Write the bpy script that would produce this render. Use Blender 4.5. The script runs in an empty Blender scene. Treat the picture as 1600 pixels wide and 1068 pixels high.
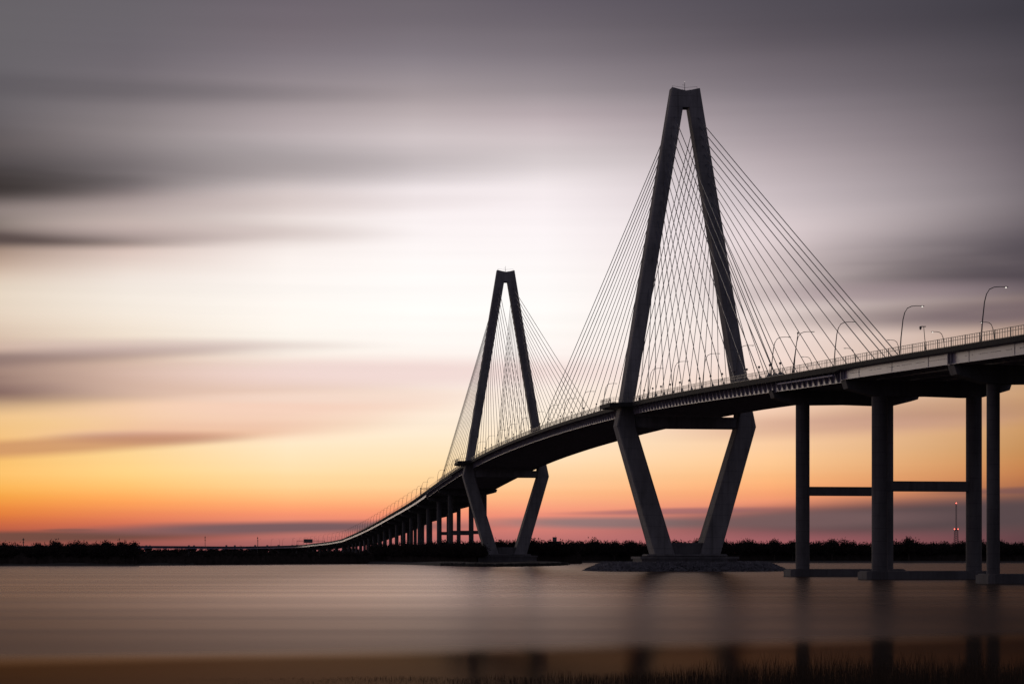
import bpy, math, random
import numpy as np
from mathutils import Vector, Matrix

random.seed(7)
RNG = np.random.default_rng(11)
sc = bpy.context.scene
C = sc.collection
F = 3123.0          # focal length in photograph pixels, used only for the camera and the sky's angles
EYE = 6.0

# ------------------------------------------------------------------ materials
def s2l(c):
    return tuple((v/255/12.92 if v/255 <= 0.04045 else ((v/255+0.055)/1.055)**2.4) for v in c) + (1.0,)

def mat(name, color, rough=0.8, metal=0.0, var=0.25, scale=0.3, bump=0.0, spec=0.3, stretch=(1, 1, 1), color2=None):
    m = bpy.data.materials.new(name); m.use_nodes = True
    nt = m.node_tree; b = nt.nodes['Principled BSDF']
    b.inputs['Roughness'].default_value = rough
    b.inputs['Metallic'].default_value = metal
    b.inputs['Specular IOR Level'].default_value = spec
    tc = nt.nodes.new('ShaderNodeTexCoord')
    mp = nt.nodes.new('ShaderNodeMapping'); mp.inputs['Scale'].default_value = stretch
    nt.links.new(tc.outputs['Object'], mp.inputs['Vector'])
    n = nt.nodes.new('ShaderNodeTexNoise'); n.inputs['Scale'].default_value = scale
    n.inputs['Detail'].default_value = 5; n.inputs['Roughness'].default_value = 0.65
    nt.links.new(mp.outputs[0], n.inputs['Vector'])
    r = nt.nodes.new('ShaderNodeValToRGB')
    c2 = color2 or tuple(v*(1-var) for v in color)
    c1 = tuple(min(1, v*(1+var)) for v in color)
    r.color_ramp.elements[0].position = 0.3; r.color_ramp.elements[0].color = (*c2, 1)
    r.color_ramp.elements[1].position = 0.7; r.color_ramp.elements[1].color = (*c1, 1)
    nt.links.new(n.outputs['Fac'], r.inputs['Fac'])
    nt.links.new(r.outputs['Color'], b.inputs['Base Color'])
    if bump > 0:
        bp = nt.nodes.new('ShaderNodeBump'); bp.inputs['Strength'].default_value = 0.6
        bp.inputs['Distance'].default_value = bump
        nt.links.new(n.outputs['Fac'], bp.inputs['Height'])
        nt.links.new(bp.outputs[0], b.inputs['Normal'])
    return m

def concrete(name, color, lift=4.0):
    """board-cast concrete: mottling, rain streaks running down and a joint line at every pour"""
    m = mat(name, color, rough=0.85, var=0.28, scale=0.22, bump=0.05, stretch=(1, 1, 0.35))
    nt = m.node_tree; b = nt.nodes['Principled BSDF']
    ramp = [n for n in nt.nodes if n.type == 'VALTORGB'][0]
    tc = [n for n in nt.nodes if n.type == 'TEX_COORD'][0]
    sep = nt.nodes.new('ShaderNodeSeparateXYZ'); nt.links.new(tc.outputs['Object'], sep.inputs[0])
    d = nt.nodes.new('ShaderNodeMath'); d.operation = 'DIVIDE'; d.inputs[1].default_value = lift
    nt.links.new(sep.outputs['Z'], d.inputs[0])
    fr = nt.nodes.new('ShaderNodeMath'); fr.operation = 'FRACT'; nt.links.new(d.outputs[0], fr.inputs[0])
    lt = nt.nodes.new('ShaderNodeMath'); lt.operation = 'LESS_THAN'; lt.inputs[1].default_value = 0.06
    nt.links.new(fr.outputs[0], lt.inputs[0])
    k = nt.nodes.new('ShaderNodeMath'); k.operation = 'MULTIPLY'; k.inputs[1].default_value = 0.3
    nt.links.new(lt.outputs[0], k.inputs[0])
    mx = nt.nodes.new('ShaderNodeMix'); mx.data_type = 'RGBA'; mx.blend_type = 'MULTIPLY'
    mx.inputs['B'].default_value = (0.35, 0.35, 0.37, 1)
    nt.links.new(k.outputs[0], mx.inputs['Factor']); nt.links.new(ramp.outputs[0], mx.inputs['A'])
    sn = nt.nodes.new('ShaderNodeTexNoise'); sn.inputs['Scale'].default_value = 0.5; sn.inputs['Detail'].default_value = 4
    mp = nt.nodes.new('ShaderNodeMapping'); mp.inputs['Scale'].default_value = (2.2, 2.2, 0.05)
    nt.links.new(tc.outputs['Object'], mp.inputs[0]); nt.links.new(mp.outputs[0], sn.inputs['Vector'])
    r2 = nt.nodes.new('ShaderNodeMapRange'); r2.inputs['From Min'].default_value = 0.5; r2.inputs['From Max'].default_value = 0.75
    r2.inputs['To Max'].default_value = 0.45
    nt.links.new(sn.outputs['Fac'], r2.inputs['Value'])
    m2 = nt.nodes.new('ShaderNodeMix'); m2.data_type = 'RGBA'; m2.blend_type = 'MULTIPLY'
    m2.inputs['B'].default_value = (0.4, 0.39, 0.37, 1)
    nt.links.new(r2.outputs[0], m2.inputs['Factor']); nt.links.new(mx.outputs['Result'], m2.inputs['A'])
    nt.links.new(m2.outputs['Result'], b.inputs['Base Color'])
    return m

def emit(name, color, strength):
    m = bpy.data.materials.new(name); m.use_nodes = True
    nt = m.node_tree; b = nt.nodes['Principled BSDF']
    b.inputs['Base Color'].default_value = (*color, 1)
    b.inputs['Emission Color'].default_value = (*color, 1)
    b.inputs['Emission Strength'].default_value = strength
    n = nt.nodes.new('ShaderNodeTexNoise'); n.inputs['Scale'].default_value = 6
    mr = nt.nodes.new('ShaderNodeMapRange'); mr.inputs['To Min'].default_value = 0.2; mr.inputs['To Max'].default_value = 0.4
    nt.links.new(n.outputs['Fac'], mr.inputs['Value']); nt.links.new(mr.outputs[0], b.inputs['Roughness'])
    return m

M = {
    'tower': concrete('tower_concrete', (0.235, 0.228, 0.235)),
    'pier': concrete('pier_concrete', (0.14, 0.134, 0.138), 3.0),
    'slab': mat('deck_concrete', (0.30, 0.29, 0.30), 0.85, var=0.2, scale=0.4, bump=0.02),
    'girder': mat('girder_paint', (0.28, 0.27, 0.40), 0.45, var=0.12, scale=0.15, spec=0.4),
    'dark_edge': mat('near_black_edge', (0.022, 0.021, 0.024), 0.85, var=0.3, scale=0.4),  # near-black all over, for the band along the deck edge
    'frame': mat('underframe_steel', (0.36, 0.34, 0.39), 0.6, var=0.2, scale=0.5),
    'asphalt': mat('asphalt', (0.05, 0.05, 0.052), 0.9, var=0.2, scale=1.0),
    'cable': mat('cable_sheath', (0.10, 0.105, 0.13), 0.4, var=0.1, scale=0.5, spec=0.5),
    'socket': mat('socket_steel', (0.13, 0.14, 0.15), 0.5, var=0.2, scale=1.0),
    'rail': mat('rail_steel', (0.12, 0.11, 0.11), 0.5, var=0.15, scale=0.7),
    'pole': mat('pole_steel', (0.10, 0.10, 0.105), 0.5, var=0.15, scale=0.5),
    'rock': mat('riprap_stone', (0.135, 0.13, 0.145), 0.9, var=0.45, scale=0.35, bump=0.1),
    'earth': mat('shore_earth', (0.045, 0.042, 0.036), 0.95, var=0.4, scale=0.05, bump=0.2),
    'twig': mat('bare_twigs', (0.045, 0.036, 0.032), 0.95, var=0.35, scale=0.4, spec=0.05),
    'bark': mat('bark', (0.06, 0.05, 0.042), 0.95, var=0.3, scale=1.0, spec=0.05),
    'reed': mat('dry_reed', (0.065, 0.045, 0.03), 0.9, var=0.5, scale=2.0, spec=0.05),
    'sign': mat('sign_back', (0.09, 0.10, 0.10), 0.5, var=0.1, scale=0.5),
    'wall': mat('building_wall', (0.16, 0.15, 0.15), 0.85, var=0.2, scale=0.2),
    'glass': mat('window_glass', (0.04, 0.045, 0.05), 0.1, var=0.2, scale=0.2, spec=0.6),
    'lamp': emit('lamp_light', (1.0, 0.93, 0.82), 1.2),
    'lamp_dim': emit('dim_lamp_light', (1.0, 0.9, 0.8), 0.5),
    'red': emit('red_beacon', (1.0, 0.12, 0.08), 6.0),
}

# ------------------------------------------------------------------ mesh building
class MB:
    def __init__(s): s.v = []; s.f = []
    def add(s, vs, fs):
        o = len(s.v); s.v.extend([tuple(p) for p in vs]); s.f.extend([tuple(i+o for i in f) for f in fs])
    def box8(s, p):
        s.add(p, [(0, 3, 2, 1), (4, 5, 6, 7), (0, 1, 5, 4), (1, 2, 6, 5), (2, 3, 7, 6), (3, 0, 4, 7)])
    def box(s, c, d, rz=0.0):
        ca, sa = math.cos(rz), math.sin(rz); pts = []
        for z in (-1, 1):
            for x, y in ((-1, -1), (1, -1), (1, 1), (-1, 1)):
                X, Y = x*d[0]/2, y*d[1]/2
                pts.append((c[0]+X*ca-Y*sa, c[1]+X*sa+Y*ca, c[2]+z*d[2]/2))
        s.box8(pts)
    def loft(s, rings, caps=True, closed=True):
        n = len(rings[0]); o = len(s.v)
        for r in rings: s.v.extend([tuple(p) for p in r])
        for i in range(len(rings)-1):
            for j in range(n if closed else n-1):
                k = (j+1) % n
                s.f.append((o+i*n+j, o+i*n+k, o+(i+1)*n+k, o+(i+1)*n+j))
        if caps and closed:
            s.f.append(tuple(o+j for j in reversed(range(n))))
            s.f.append(tuple(o+(len(rings)-1)*n+j for j in range(n)))
    def tube(s, pts, rads, n=8):
        pts = [Vector(p) for p in pts]; rings = []
        if not hasattr(rads, '__len__'): rads = [rads]*len(pts)
        for i, p in enumerate(pts):
            t = (pts[min(i+1, len(pts)-1)]-pts[max(i-1, 0)]).normalized()
            a = Vector((0, 0, 1)) if abs(t.z) < 0.9 else Vector((1, 0, 0))
            u = t.cross(a).normalized(); w = t.cross(u)
            rings.append([p+(u*math.cos(6.28318*k/n)+w*math.sin(6.28318*k/n))*rads[i] for k in range(n)])
        s.loft(rings)
    def sphere(s, c, r, n=8, m=6):
        rings = []
        for i in range(m+1):
            th = math.pi*i/m
            rings.append([(c[0]+max(r*math.sin(th), 1e-3)*math.cos(6.28318*k/n), c[1]+max(r*math.sin(th), 1e-3)*math.sin(6.28318*k/n), c[2]-r*math.cos(th)) for k in range(n)])
        s.loft(rings)
    def build(s, name, m, parent=None, smooth=False):
        me = bpy.data.meshes.new(name); me.from_pydata(s.v, [], s.f)
        me.materials.append(M[m] if isinstance(m, str) else m)
        import bmesh
        bm = bmesh.new(); bm.from_mesh(me); bmesh.ops.recalc_face_normals(bm, faces=bm.faces); bm.to_mesh(me); bm.free()
        if smooth:
            for p in me.polygons: p.use_smooth = True
            try: me.set_sharp_from_angle(angle=math.radians(40))
            except Exception: pass
        o = bpy.data.objects.new(name, me); C.objects.link(o)
        if parent is not None: o.parent = parent
        return o

def raw_mesh(name, V, Fq, m, parent=None):
    """V (n,3), Fq (k,3|4) numpy arrays"""
    me = bpy.data.meshes.new(name); k = Fq.shape[1]
    me.vertices.add(len(V)); me.vertices.foreach_set('co', V.astype(np.float32).ravel())
    me.loops.add(len(Fq)*k); me.loops.foreach_set('vertex_index', Fq.astype(np.int32).ravel())
    me.polygons.add(len(Fq)); me.polygons.foreach_set('loop_start', np.arange(0, len(Fq)*k, k, dtype=np.int32))
    me.polygons.foreach_set('loop_total', np.full(len(Fq), k, dtype=np.int32))
    me.update(calc_edges=True); me.materials.append(M[m])
    o = bpy.data.objects.new(name, me); C.objects.link(o)
    if parent is not None: o.parent = parent
    return o

def tag(o, label=None, cat=None, group=None, kind=None):
    if label: o['label'] = label
    if cat: o['category'] = cat
    if group: o['group'] = group
    if kind: o['kind'] = kind
    return o

def empty(name, loc, rz=0.0):
    o = bpy.data.objects.new(name, None); C.objects.link(o); o.location = loc; o.rotation_euler = (0, 0, rz)
    o.empty_display_size = 0.5
    return o

KIDS = {}
def copy_tree(o, parent=None):
    c = o.copy(); C.objects.link(c); c.parent = parent
    for ch in [x for x in bpy.data.objects if x.parent == o] if o.name not in KIDS else KIDS[o.name]:
        copy_tree(ch, c)
    return c

# ------------------------------------------------------------------ bridge axis
E = Vector((-66.8, 466.2, 0)).normalized()
T1 = Vector((62.9, 728.0, 0))
def spline(xs, ys):
    xs = np.array(xs, float); ys = np.array(ys, float)
    d = np.diff(ys)/np.diff(xs); m = np.zeros(len(xs))
    m[0], m[-1] = d[0], d[-1]
    h = np.diff(xs)
    m[1:-1] = (d[:-1]*h[1:]+d[1:]*h[:-1])/(h[:-1]+h[1:])
    def f(x):
        x = min(max(x, xs[0]), xs[-1]); i = min(max(int(np.searchsorted(xs, x))-1, 0), len(xs)-2)
        t = (x-xs[i])/h[i]; t2, t3 = t*t, t*t*t
        return (2*t3-3*t2+1)*ys[i]+(t3-2*t2+t)*h[i]*m[i]+(-2*t3+3*t2)*ys[i+1]+(t3-t2)*h[i]*m[i+1]
    return f
Zf = spline([-470, -420, -367, -297, -251, -210, -174, -117, -28, 51, 130, 220, 330, 420, 511, 618, 718, 800, 1074, 1389, 1800, 2110, 2320, 2500, 2680, 2830, 3100],
            [41.5, 43.3, 45.5, 48.6, 50.5, 52.2, 53.8, 56.2, 59.4, 61.1, 62.3, 62.9, 62.7, 61.6, 59.3, 55.6, 51.6, 48.2, 39.9, 31.7, 24.4, 20.1, 18.2, 17.2, 18.3, 18, 18])
st = T1+E*1650; st2 = T1+E*1800
_cp = [(1650, st.x, st.y), (1800, st2.x, st2.y), (2100, -258, 2800), (2320, -318, 3010), (2500, -430, 3150), (2680, -600, 3190), (2830, -747, 3175), (3100, -1010, 3130)]
Xf = spline([p[0] for p in _cp], [p[1] for p in _cp]); Yf = spline([p[0] for p in _cp], [p[2] for p in _cp])
def centre(a):
    if a <= 1650: return T1+E*a, E
    p = Vector((Xf(a), Yf(a), 0)); q = Vector((Xf(a+3), Yf(a+3), 0)) if a < 3090 else p
    t = (q-p).normalized() if a < 3090 else (p-Vector((Xf(a-3), Yf(a-3), 0))).normalized()
    return p, t
def P(a, w, z=0.0, rel=True):
    """a metres past the big tower along the axis, w metres to the near (left) side, z above the road (rel) or the water"""
    c, t = centre(a)
    n = Vector((-t.y, t.x, 0))
    return Vector((c.x+n.x*w, c.y+n.y*w, (Zf(a) if rel else 0)+z))
HEAD = math.atan2(E.y, E.x)
SPAN = 471.0
NEAR, FAR = 22.5, -20.6
def near_edge(a):
    for t in (0, SPAN):
        d = abs(a-t)
        if d < 16: return NEAR+7.0*max(0, min(1, (16-d)/6))
    return NEAR

bridge = tag(empty('cable_stayed_bridge', (T1.x, T1.y, 0)), 'long dark concrete bridge with two diamond-shaped towers and fans of stay cables over the river', 'bridge')
bridge_m = Matrix.Translation((-T1.x, -T1.y, 0))
def part(mb, name, m, parent=None, smooth=False, label=None):
    """part of the bridge, built in world coordinates and hung under its Empty"""
    o = mb.build(name, m, parent or bridge, smooth)
    if parent is None: o.location = (-T1.x, -T1.y, 0)
    if label: o['label'] = label
    return o

# ---- deck
stations = sorted(set([x for x in np.arange(-470, 720, 4.7)] + [t+d for t in (0, SPAN) for d in (-16, -13, -10, 10, 13, 16)] + [x for x in np.arange(725, 3100, 15)]))
mb = MB(); rings = []
for a in stations:
    ne = near_edge(a)
    rings.append([P(a, ne, 0), P(a, FAR, 0), P(a, FAR, -0.75), P(a, FAR+2.2, -0.85), P(a, 18.0, -0.85), P(a, ne-0.6, -0.95), P(a, ne, -0.8)])
mb.loft(rings); deck = part(mb, 'deck', 'slab')
mb = MB(); rings = []
for a in stations: rings.append([P(a, 17.6, 0.06), P(a, -19.9, 0.06), P(a, -19.9, -0.1), P(a, 17.6, -0.1)])
mb.loft(rings); part(mb, 'road_surface', 'asphalt', deck)
def barrier(w, h=0.85, wid=0.45, name='traffic_barrier'):
    mb = MB(); rings = []
    for a in stations:
        rings.append([P(a, w-wid/2, 0.0), P(a, w-0.12, h), P(a, w+0.12, h), P(a, w+wid/2, 0.0)])
    mb.loft(rings); return part(mb, name, 'slab')
barrier(18.1); barrier(0.0); barrier(-20.15, 1.0)

# edge girders: cable-stayed part, ribbed with the brackets that carry the footway
def girder(a0, a1, step, w, zt, zb, th, name, flange=0.55, m='girder'):
    mb = MB(); aa = list(np.arange(a0, a1, step))+[a1]
    rw, rt, rb = [], [], []
    for a in aa:
        rw.append([P(a, w-th/2, zt), P(a, w+th/2, zt), P(a, w+th/2, zb), P(a, w-th/2, zb)])
        rb.append([P(a, w-flange/2, zb), P(a, w+flange/2, zb), P(a, w+flange/2, zb-0.09), P(a, w-flange/2, zb-0.09)])
    mb.loft(rw); mb.loft(rb)
    return part(mb, name, m)
A0, A1 = -254.0, 735.0            # ends of the cable-stayed deck
g = girder(A0, A1, 4.7, 19.75, -0.8, -3.55, 0.12, 'edge_girder')
rest = MB(); nb = 0
for a in np.arange(A0+1.5, A1-1, 4.7):          # brackets under the footway
    if abs(a) < 5.2 or abs(a-SPAN) < 5.2: continue
    b = MB() if nb < 100 else rest; nb += 1
    b.box8([P(a-0.08, 19.85, -3.5), P(a+0.08, 19.85, -3.5), P(a+0.08, 20.15, -3.45), P(a-0.08, 20.15, -3.45), P(a-0.08, 19.85, -1.0), P(a+0.08, 19.85, -1.0), P(a+0.08, 21.0, -1.0), P(a-0.08, 21.0, -1.0)])
    b.box8([P(a-0.35, 19.82, -3.52), P(a+0.35, 19.82, -3.52), P(a+0.35, 20.22, -3.48), P(a-0.35, 20.22, -3.48), P(a-0.35, 19.82, -1.0), P(a+0.35, 19.82, -1.0), P(a+0.35, 20.22, -1.0), P(a-0.35, 20.22, -1.0)])
    if nb <= 100: b.build('bracket', 'frame', g)
rest.build('brackets', 'frame', g)['kind'] = 'stuff'
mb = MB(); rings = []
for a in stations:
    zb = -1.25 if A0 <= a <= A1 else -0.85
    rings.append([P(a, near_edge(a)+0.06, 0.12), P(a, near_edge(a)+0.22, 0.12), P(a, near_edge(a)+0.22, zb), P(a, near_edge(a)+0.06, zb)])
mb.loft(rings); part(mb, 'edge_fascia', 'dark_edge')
girder(A0, A1, 9.4, -19.75, -0.8, -2.9, 0.12, 'edge_girder', m='frame')
# maintenance pipe slung under the footway
mb = MB(); mb.tube([P(a, 22.2, -2.0) for a in np.arange(-251, -200, 6)], 0.22, 8); part(mb, 'drain_pipe', 'girder')
mb = MB(); mb.tube([P(a, 22.2, -1.9) for a in np.arange(560, 730, 8)], 0.2, 6); part(mb, 'drain_pipe', 'girder')
# floor beams under the stay deck
mb = MB()
for a in np.arange(A0+3, A1, 4.7):
    mb.box8([P(a-0.2, -19.6, -2.9), P(a+0.2, -19.6, -2.9), P(a+0.2, 19.6, -2.9), P(a-0.2, 19.6, -2.9),
             P(a-0.2, -19.6, -0.86), P(a+0.2, -19.6, -0.86), P(a+0.2, 19.6, -0.86), P(a-0.2, 19.6, -0.86)])
tag(part(mb, 'floor_beams', 'frame'), kind='stuff')
# approach girders, both ends
GW = (20.6, 12.6, 4.2, -4.2, -12.6, -19.6)
def approach(a0, a1, step):
    aa = list(np.arange(a0, a1, step))+[a1]
    for w in GW:
        mb = MB(); rw = []
        for a in aa:
            rw.append([P(a, w-0.35, -3.15), P(a, w+0.35, -3.15), P(a, w+0.35, -3.05), P(a, w+0.06, -3.02), P(a, w+0.06, -0.87),
                       P(a, w-0.06, -0.87), P(a, w-0.06, -3.02), P(a, w-0.35, -3.05)])
        mb.loft(rw); part(mb, 'approach_girder', 'girder' if w > 20 else 'frame')
    mb = MB()
    for a in np.arange(a0+4, a1, 8 if step < 10 else 16):
        for i in range(len(GW)-1):
            mb.tube([P(a, GW[i]-0.1, -1.2), P(a, GW[i+1]+0.1, -2.8)], 0.1, 4)
            mb.tube([P(a, GW[i]-0.1, -2.8), P(a, GW[i+1]+0.1, -1.2)], 0.1, 4)
            mb.tube([P(a, GW[i]-0.1, -2.85), P(a, GW[i+1]+0.1, -2.85)], 0.1, 4)
    tag(part(mb, 'cross_frames', 'frame'), kind='stuff')
approach(-468, A0-0.6, 6)
approach(A1+0.6, 3090, 15)
# splice line of bolts and splice plates on the near face
mb = MB()
for a in np.arange(-460, A0, 1.1):
    if random.random() < 0.55: mb.box8([P(a, 20.67, -1.92), P(a+0.5, 20.67, -1.92), P(a+0.5, 20.72, -1.92), P(a, 20.72, -1.92), P(a, 20.67, -1.8), P(a+0.5, 20.67, -1.8), P(a+0.5, 20.72, -1.8), P(a, 20.72, -1.8)])
for a in np.arange(-450, A0, 23):
    mb.box8([P(a-0.06, 20.67, -3.0), P(a+0.06, 20.67, -3.0), P(a+0.06, 20.72, -3.0), P(a-0.06, 20.72, -3.0), P(a-0.06, 20.67, -0.9), P(a+0.06, 20.67, -0.9), P(a+0.06, 20.72, -0.9), P(a-0.06, 20.72, -0.9)])
tag(part(mb, 'bolt_line', 'frame'), kind='stuff')
for a in (-325.0, -254.3, 735.3):
    mb = MB(); mb.box8([P(a-1.1, 20.3, -3.2), P(a+1.1, 20.3, -3.2), P(a+1.1, 21.0, -3.2), P(a-1.1, 21.0, -3.2), P(a-1.1, 20.3, -0.9), P(a+1.1, 20.3, -0.9), P(a+1.1, 21.0, -0.9), P(a-1.1, 21.0, -0.9)])
    mb.box8([P(a-0.45, 21.0, -3.1), P(a-0.15, 21.0, -3.1), P(a-0.15, 21.5, -3.1), P(a-0.45, 21.5, -3.1), P(a-0.45, 21.0, -0.95), P(a-0.15, 21.0, -0.95), P(a-0.15, 21.5, -0.95), P(a-0.45, 21.5, -0.95)])
    part(mb, 'joint_cover', 'frame')

# ---- footway railing
mb = MB(); R0, R1 = -468.0, 1500.0
fine = [x for x in stations if R0 <= x <= R1]
for h, th in ((1.95, 0.05), (1.3, 0.045), (0.25, 0.04)):
    rings = []
    for a in fine:
        w = near_edge(a)-0.15
        rings.append([P(a, w-th, h-th), P(a, w+th, h-th), P(a, w+th, h+th), P(a, w-th, h+th)])
    mb.loft(rings)
bal = MB()
for a in np.arange(R0, 640, 1.27):
    w = near_edge(a)-0.15; r = 0.042
    bal.box8([P(a-r, w-r, 0), P(a+r, w-r, 0), P(a+r, w+r, 0), P(a-r, w+r, 0), P(a-r, w-r, 1.95), P(a+r, w-r, 1.95), P(a+r, w+r, 1.95), P(a-r, w+r, 1.95)])
mb.v, mb.f = mb.v, mb.f
railing = part(mb, 'footway_railing', 'rail')
rb = part(bal, 'baluster_row', 'rail', railing); rb['kind'] = 'stuff'
posts = list(np.arange(R0+1, 1500, 7.62)); rest = MB()
order = sorted(posts)[:100]
pr = None
for a in posts:
    w = near_edge(a)-0.15; r = 0.06; b = MB() if a in order else rest
    b.box8([P(a-r, w-r, 0), P(a+r, w-r, 0), P(a+r, w+r, 0), P(a-r, w+r, 0), P(a-r, w-r, 2.05), P(a+r, w-r, 2.05), P(a+r, w+r, 2.05), P(a-r, w+r, 2.05)])
    if a in order: b.build('railing_post', 'rail', railing)
rest.build('railing_posts', 'rail', railing)['kind'] = 'stuff'
# low far-side rail
mb = MB()
for h in (1.3,):
    mb.loft([[P(a, -20.15-0.05, h), P(a, -20.15+0.05, h), P(a, -20.15+0.05, h+0.1), P(a, -20.15-0.05, h+0.1)] for a in fine])
for a in np.arange(R0, 700, 3.0): mb.tube([P(a, -20.15, 0.9), P(a, -20.15, 1.35)], 0.04, 4)
part(mb, 'parapet_rail', 'rail')

# ---- towers
OUT = spline([5.4, 50, 53.5, 61, 175.2], [12.0, 25.1, 25.9, 24.1, 5.1])
def out_w(z):
    if z <= 52.3: return 12.0+(z-5.4)*(25.8-12.0)/(52.3-5.4)
    if z <= 60: return 25.8+(z-52.3)*(24.1-25.8)/7.7
    return 24.1+(z-60)*(5.2-24.1)/(175.2-60)
def in_w(z):
    if z <= 51.4: return 4.6+(z-5.4)*(18.6-4.6)/(51.4-5.4)
    if z <= 60: return 18.6+(z-51.4)*(19.5-18.6)/8.6
    return max(1.1, 19.5+(z-60)*(1.1-19.5)/(168-60))
def dep(z):
    if z <= 52.3: return 5.3+(z-5.4)*(3.9-5.3)/46.9
    if z <= 60: return 3.9+(z-52.3)*0.2/7.7
    return 4.1+(z-60)*(2.5-4.1)/115
def ring(ta, s, z, wi=None, wo=None, ch=0.45):
    wi = in_w(z) if wi is None else wi; wo = out_w(z) if wo is None else wo; d = dep(z); wi *= s; wo *= s; c = ch*s
    pts = [(wi+c, -d), (wo-c, -d), (wo, -d+ch), (wo, d-ch), (wo-c, d), (wi+c, d), (wi, d-ch), (wi, -d+ch)]
    return [P(ta+x, w, z, False) for w, x in pts]
def tower(ta, lab):
    tw = MB()
    # top cap with its shallow notch joins the legs; this piece is the tower's own mesh
    zt = [(168.0, 1.35)]
    secs = []
    for w in (-1.6, -1.0, 0, 1.0, 1.6):
        secs.append([P(ta-2.45, w, 168.1, False), P(ta+2.45, w, 168.1, False), P(ta+2.4, w, 174.1+abs(w)*0.22, False), P(ta-2.4, w, 174.1+abs(w)*0.22, False)])
    tw.loft(secs)
    root = part(tw, 'tower', 'tower', label=lab)
    for s in (1, -1):
        mb = MB()
        zs = [4.6, 5.4, 10, 20, 30, 40, 48, 51.4, 52.3, 56, 60, 75, 90, 105, 120, 135, 150, 160, 168]
        rr = [ring(ta, s, z) for z in zs]
        rr.append(ring(ta, s, 172, wi=1.2))
        top = ring(ta, s, 175.2, wi=1.4)
        top = [Vector((p.x, p.y, 175.2-max(0, 5.2-abs((p-P(ta, 0, 0, False)).dot(Vector((-E.y, E.x, 0)))))*0.24)) for p in top]
        rr.append(top); mb.loft(rr); mb.build('tower_leg', 'tower', root)
    mb = MB()  # cross beam below the road
    for z0, z1, d in ((51.9, 55.7, 3.0), (51.6, 51.9, 2.5)):
        mb.box8([P(ta-d, -19.4, z0, False), P(ta+d, -19.4, z0, False), P(ta+d, 19.4, z0, False), P(ta-d, 19.4, z0, False), P(ta-d, -19.4, z1, False), P(ta+d, -19.4, z1, False), P(ta+d, 19.4, z1, False), P(ta-d, 19.4, z1, False)])
    mb.build('cross_beam', 'tower', root)
    mb = MB()  # wall between the feet
    mb.box8([P(ta-3.6, -6.5, 4.8, False), P(ta+3.6, -6.5, 4.8, False), P(ta+3.6, 6.5, 4.8, False), P(ta-3.6, 6.5, 4.8, False), P(ta-3.4, -6.9, 10.1, False), P(ta+3.4, -6.9, 10.1, False), P(ta+3.4, 6.9, 10.1, False), P(ta-3.4, 6.9, 10.1, False)])
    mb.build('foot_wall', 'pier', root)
    mb = MB()
    def octo(hw, hd, z, c=5.0): return [P(ta+x, w, z, False) for w, x in ((-hw+c, -hd), (hw-c, -hd), (hw, -hd+c), (hw, hd-c), (hw-c, hd), (-hw+c, hd), (-hw, hd-c), (-hw, -hd+c))]
    mb.loft([octo(17.6, 13, -1), octo(17.6, 13, 4.2)]); mb.loft([octo(18.2, 13.4, 4.2), octo(18.2, 13.4, 5.1)])
    mb.loft([octo(15.0, 9.6, 5.3), octo(14.6, 9.2, 6.0)])
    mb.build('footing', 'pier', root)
    mb = MB()
    mb.tube([P(ta, 0, 174, False), P(ta, 0, 177.6, False)], [0.14, 0.07], 6)
    for w in (-4.6, 4.6): mb.tube([P(ta, w, 174.9, False), P(ta, w, 176.2, False)], 0.06, 6)
    mb.tube([P(ta, -4.6, 176.2, False), P(ta, 0, 175.7, False), P(ta, 4.6, 176.2, False)], 0.045, 4)
    mb.tube([P(ta, 0, 176.6, False), P(ta, 0.9, 176.6, False)], 0.05, 4)
    mb.build('aerial', 'pole', root)
    mb = MB(); mb.sphere(P(ta, 0, 177.8, False), 0.14); mb.build('beacon', 'lamp_dim', root)
    return root
tower(0, 'nearer and larger diamond tower, standing on a rock island')
tower(SPAN, 'farther and smaller-looking diamond tower by the wooded shore')

# ---- stay cables
SIDE = [10.5, 24.3, 38, 51.5, 65, 79, 92.4, 106, 120.4, 134.2, 148, 162, 175.6, 185, 190.5, 196]
MAIN = [10.5+14.2*i for i in range(16)]
cab = []
for ta, sgn in ((0, 1), (SPAN, -1)):
    for side in (1, -1):
        for kind, lst, dr in (('side', SIDE, -sgn), ('main', MAIN, sgn)):
            for i, d in enumerate(lst):
                z = 165.2-(15-i)*3.35
                cab.append((ta, side, dr, i, d, z, kind))
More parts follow.
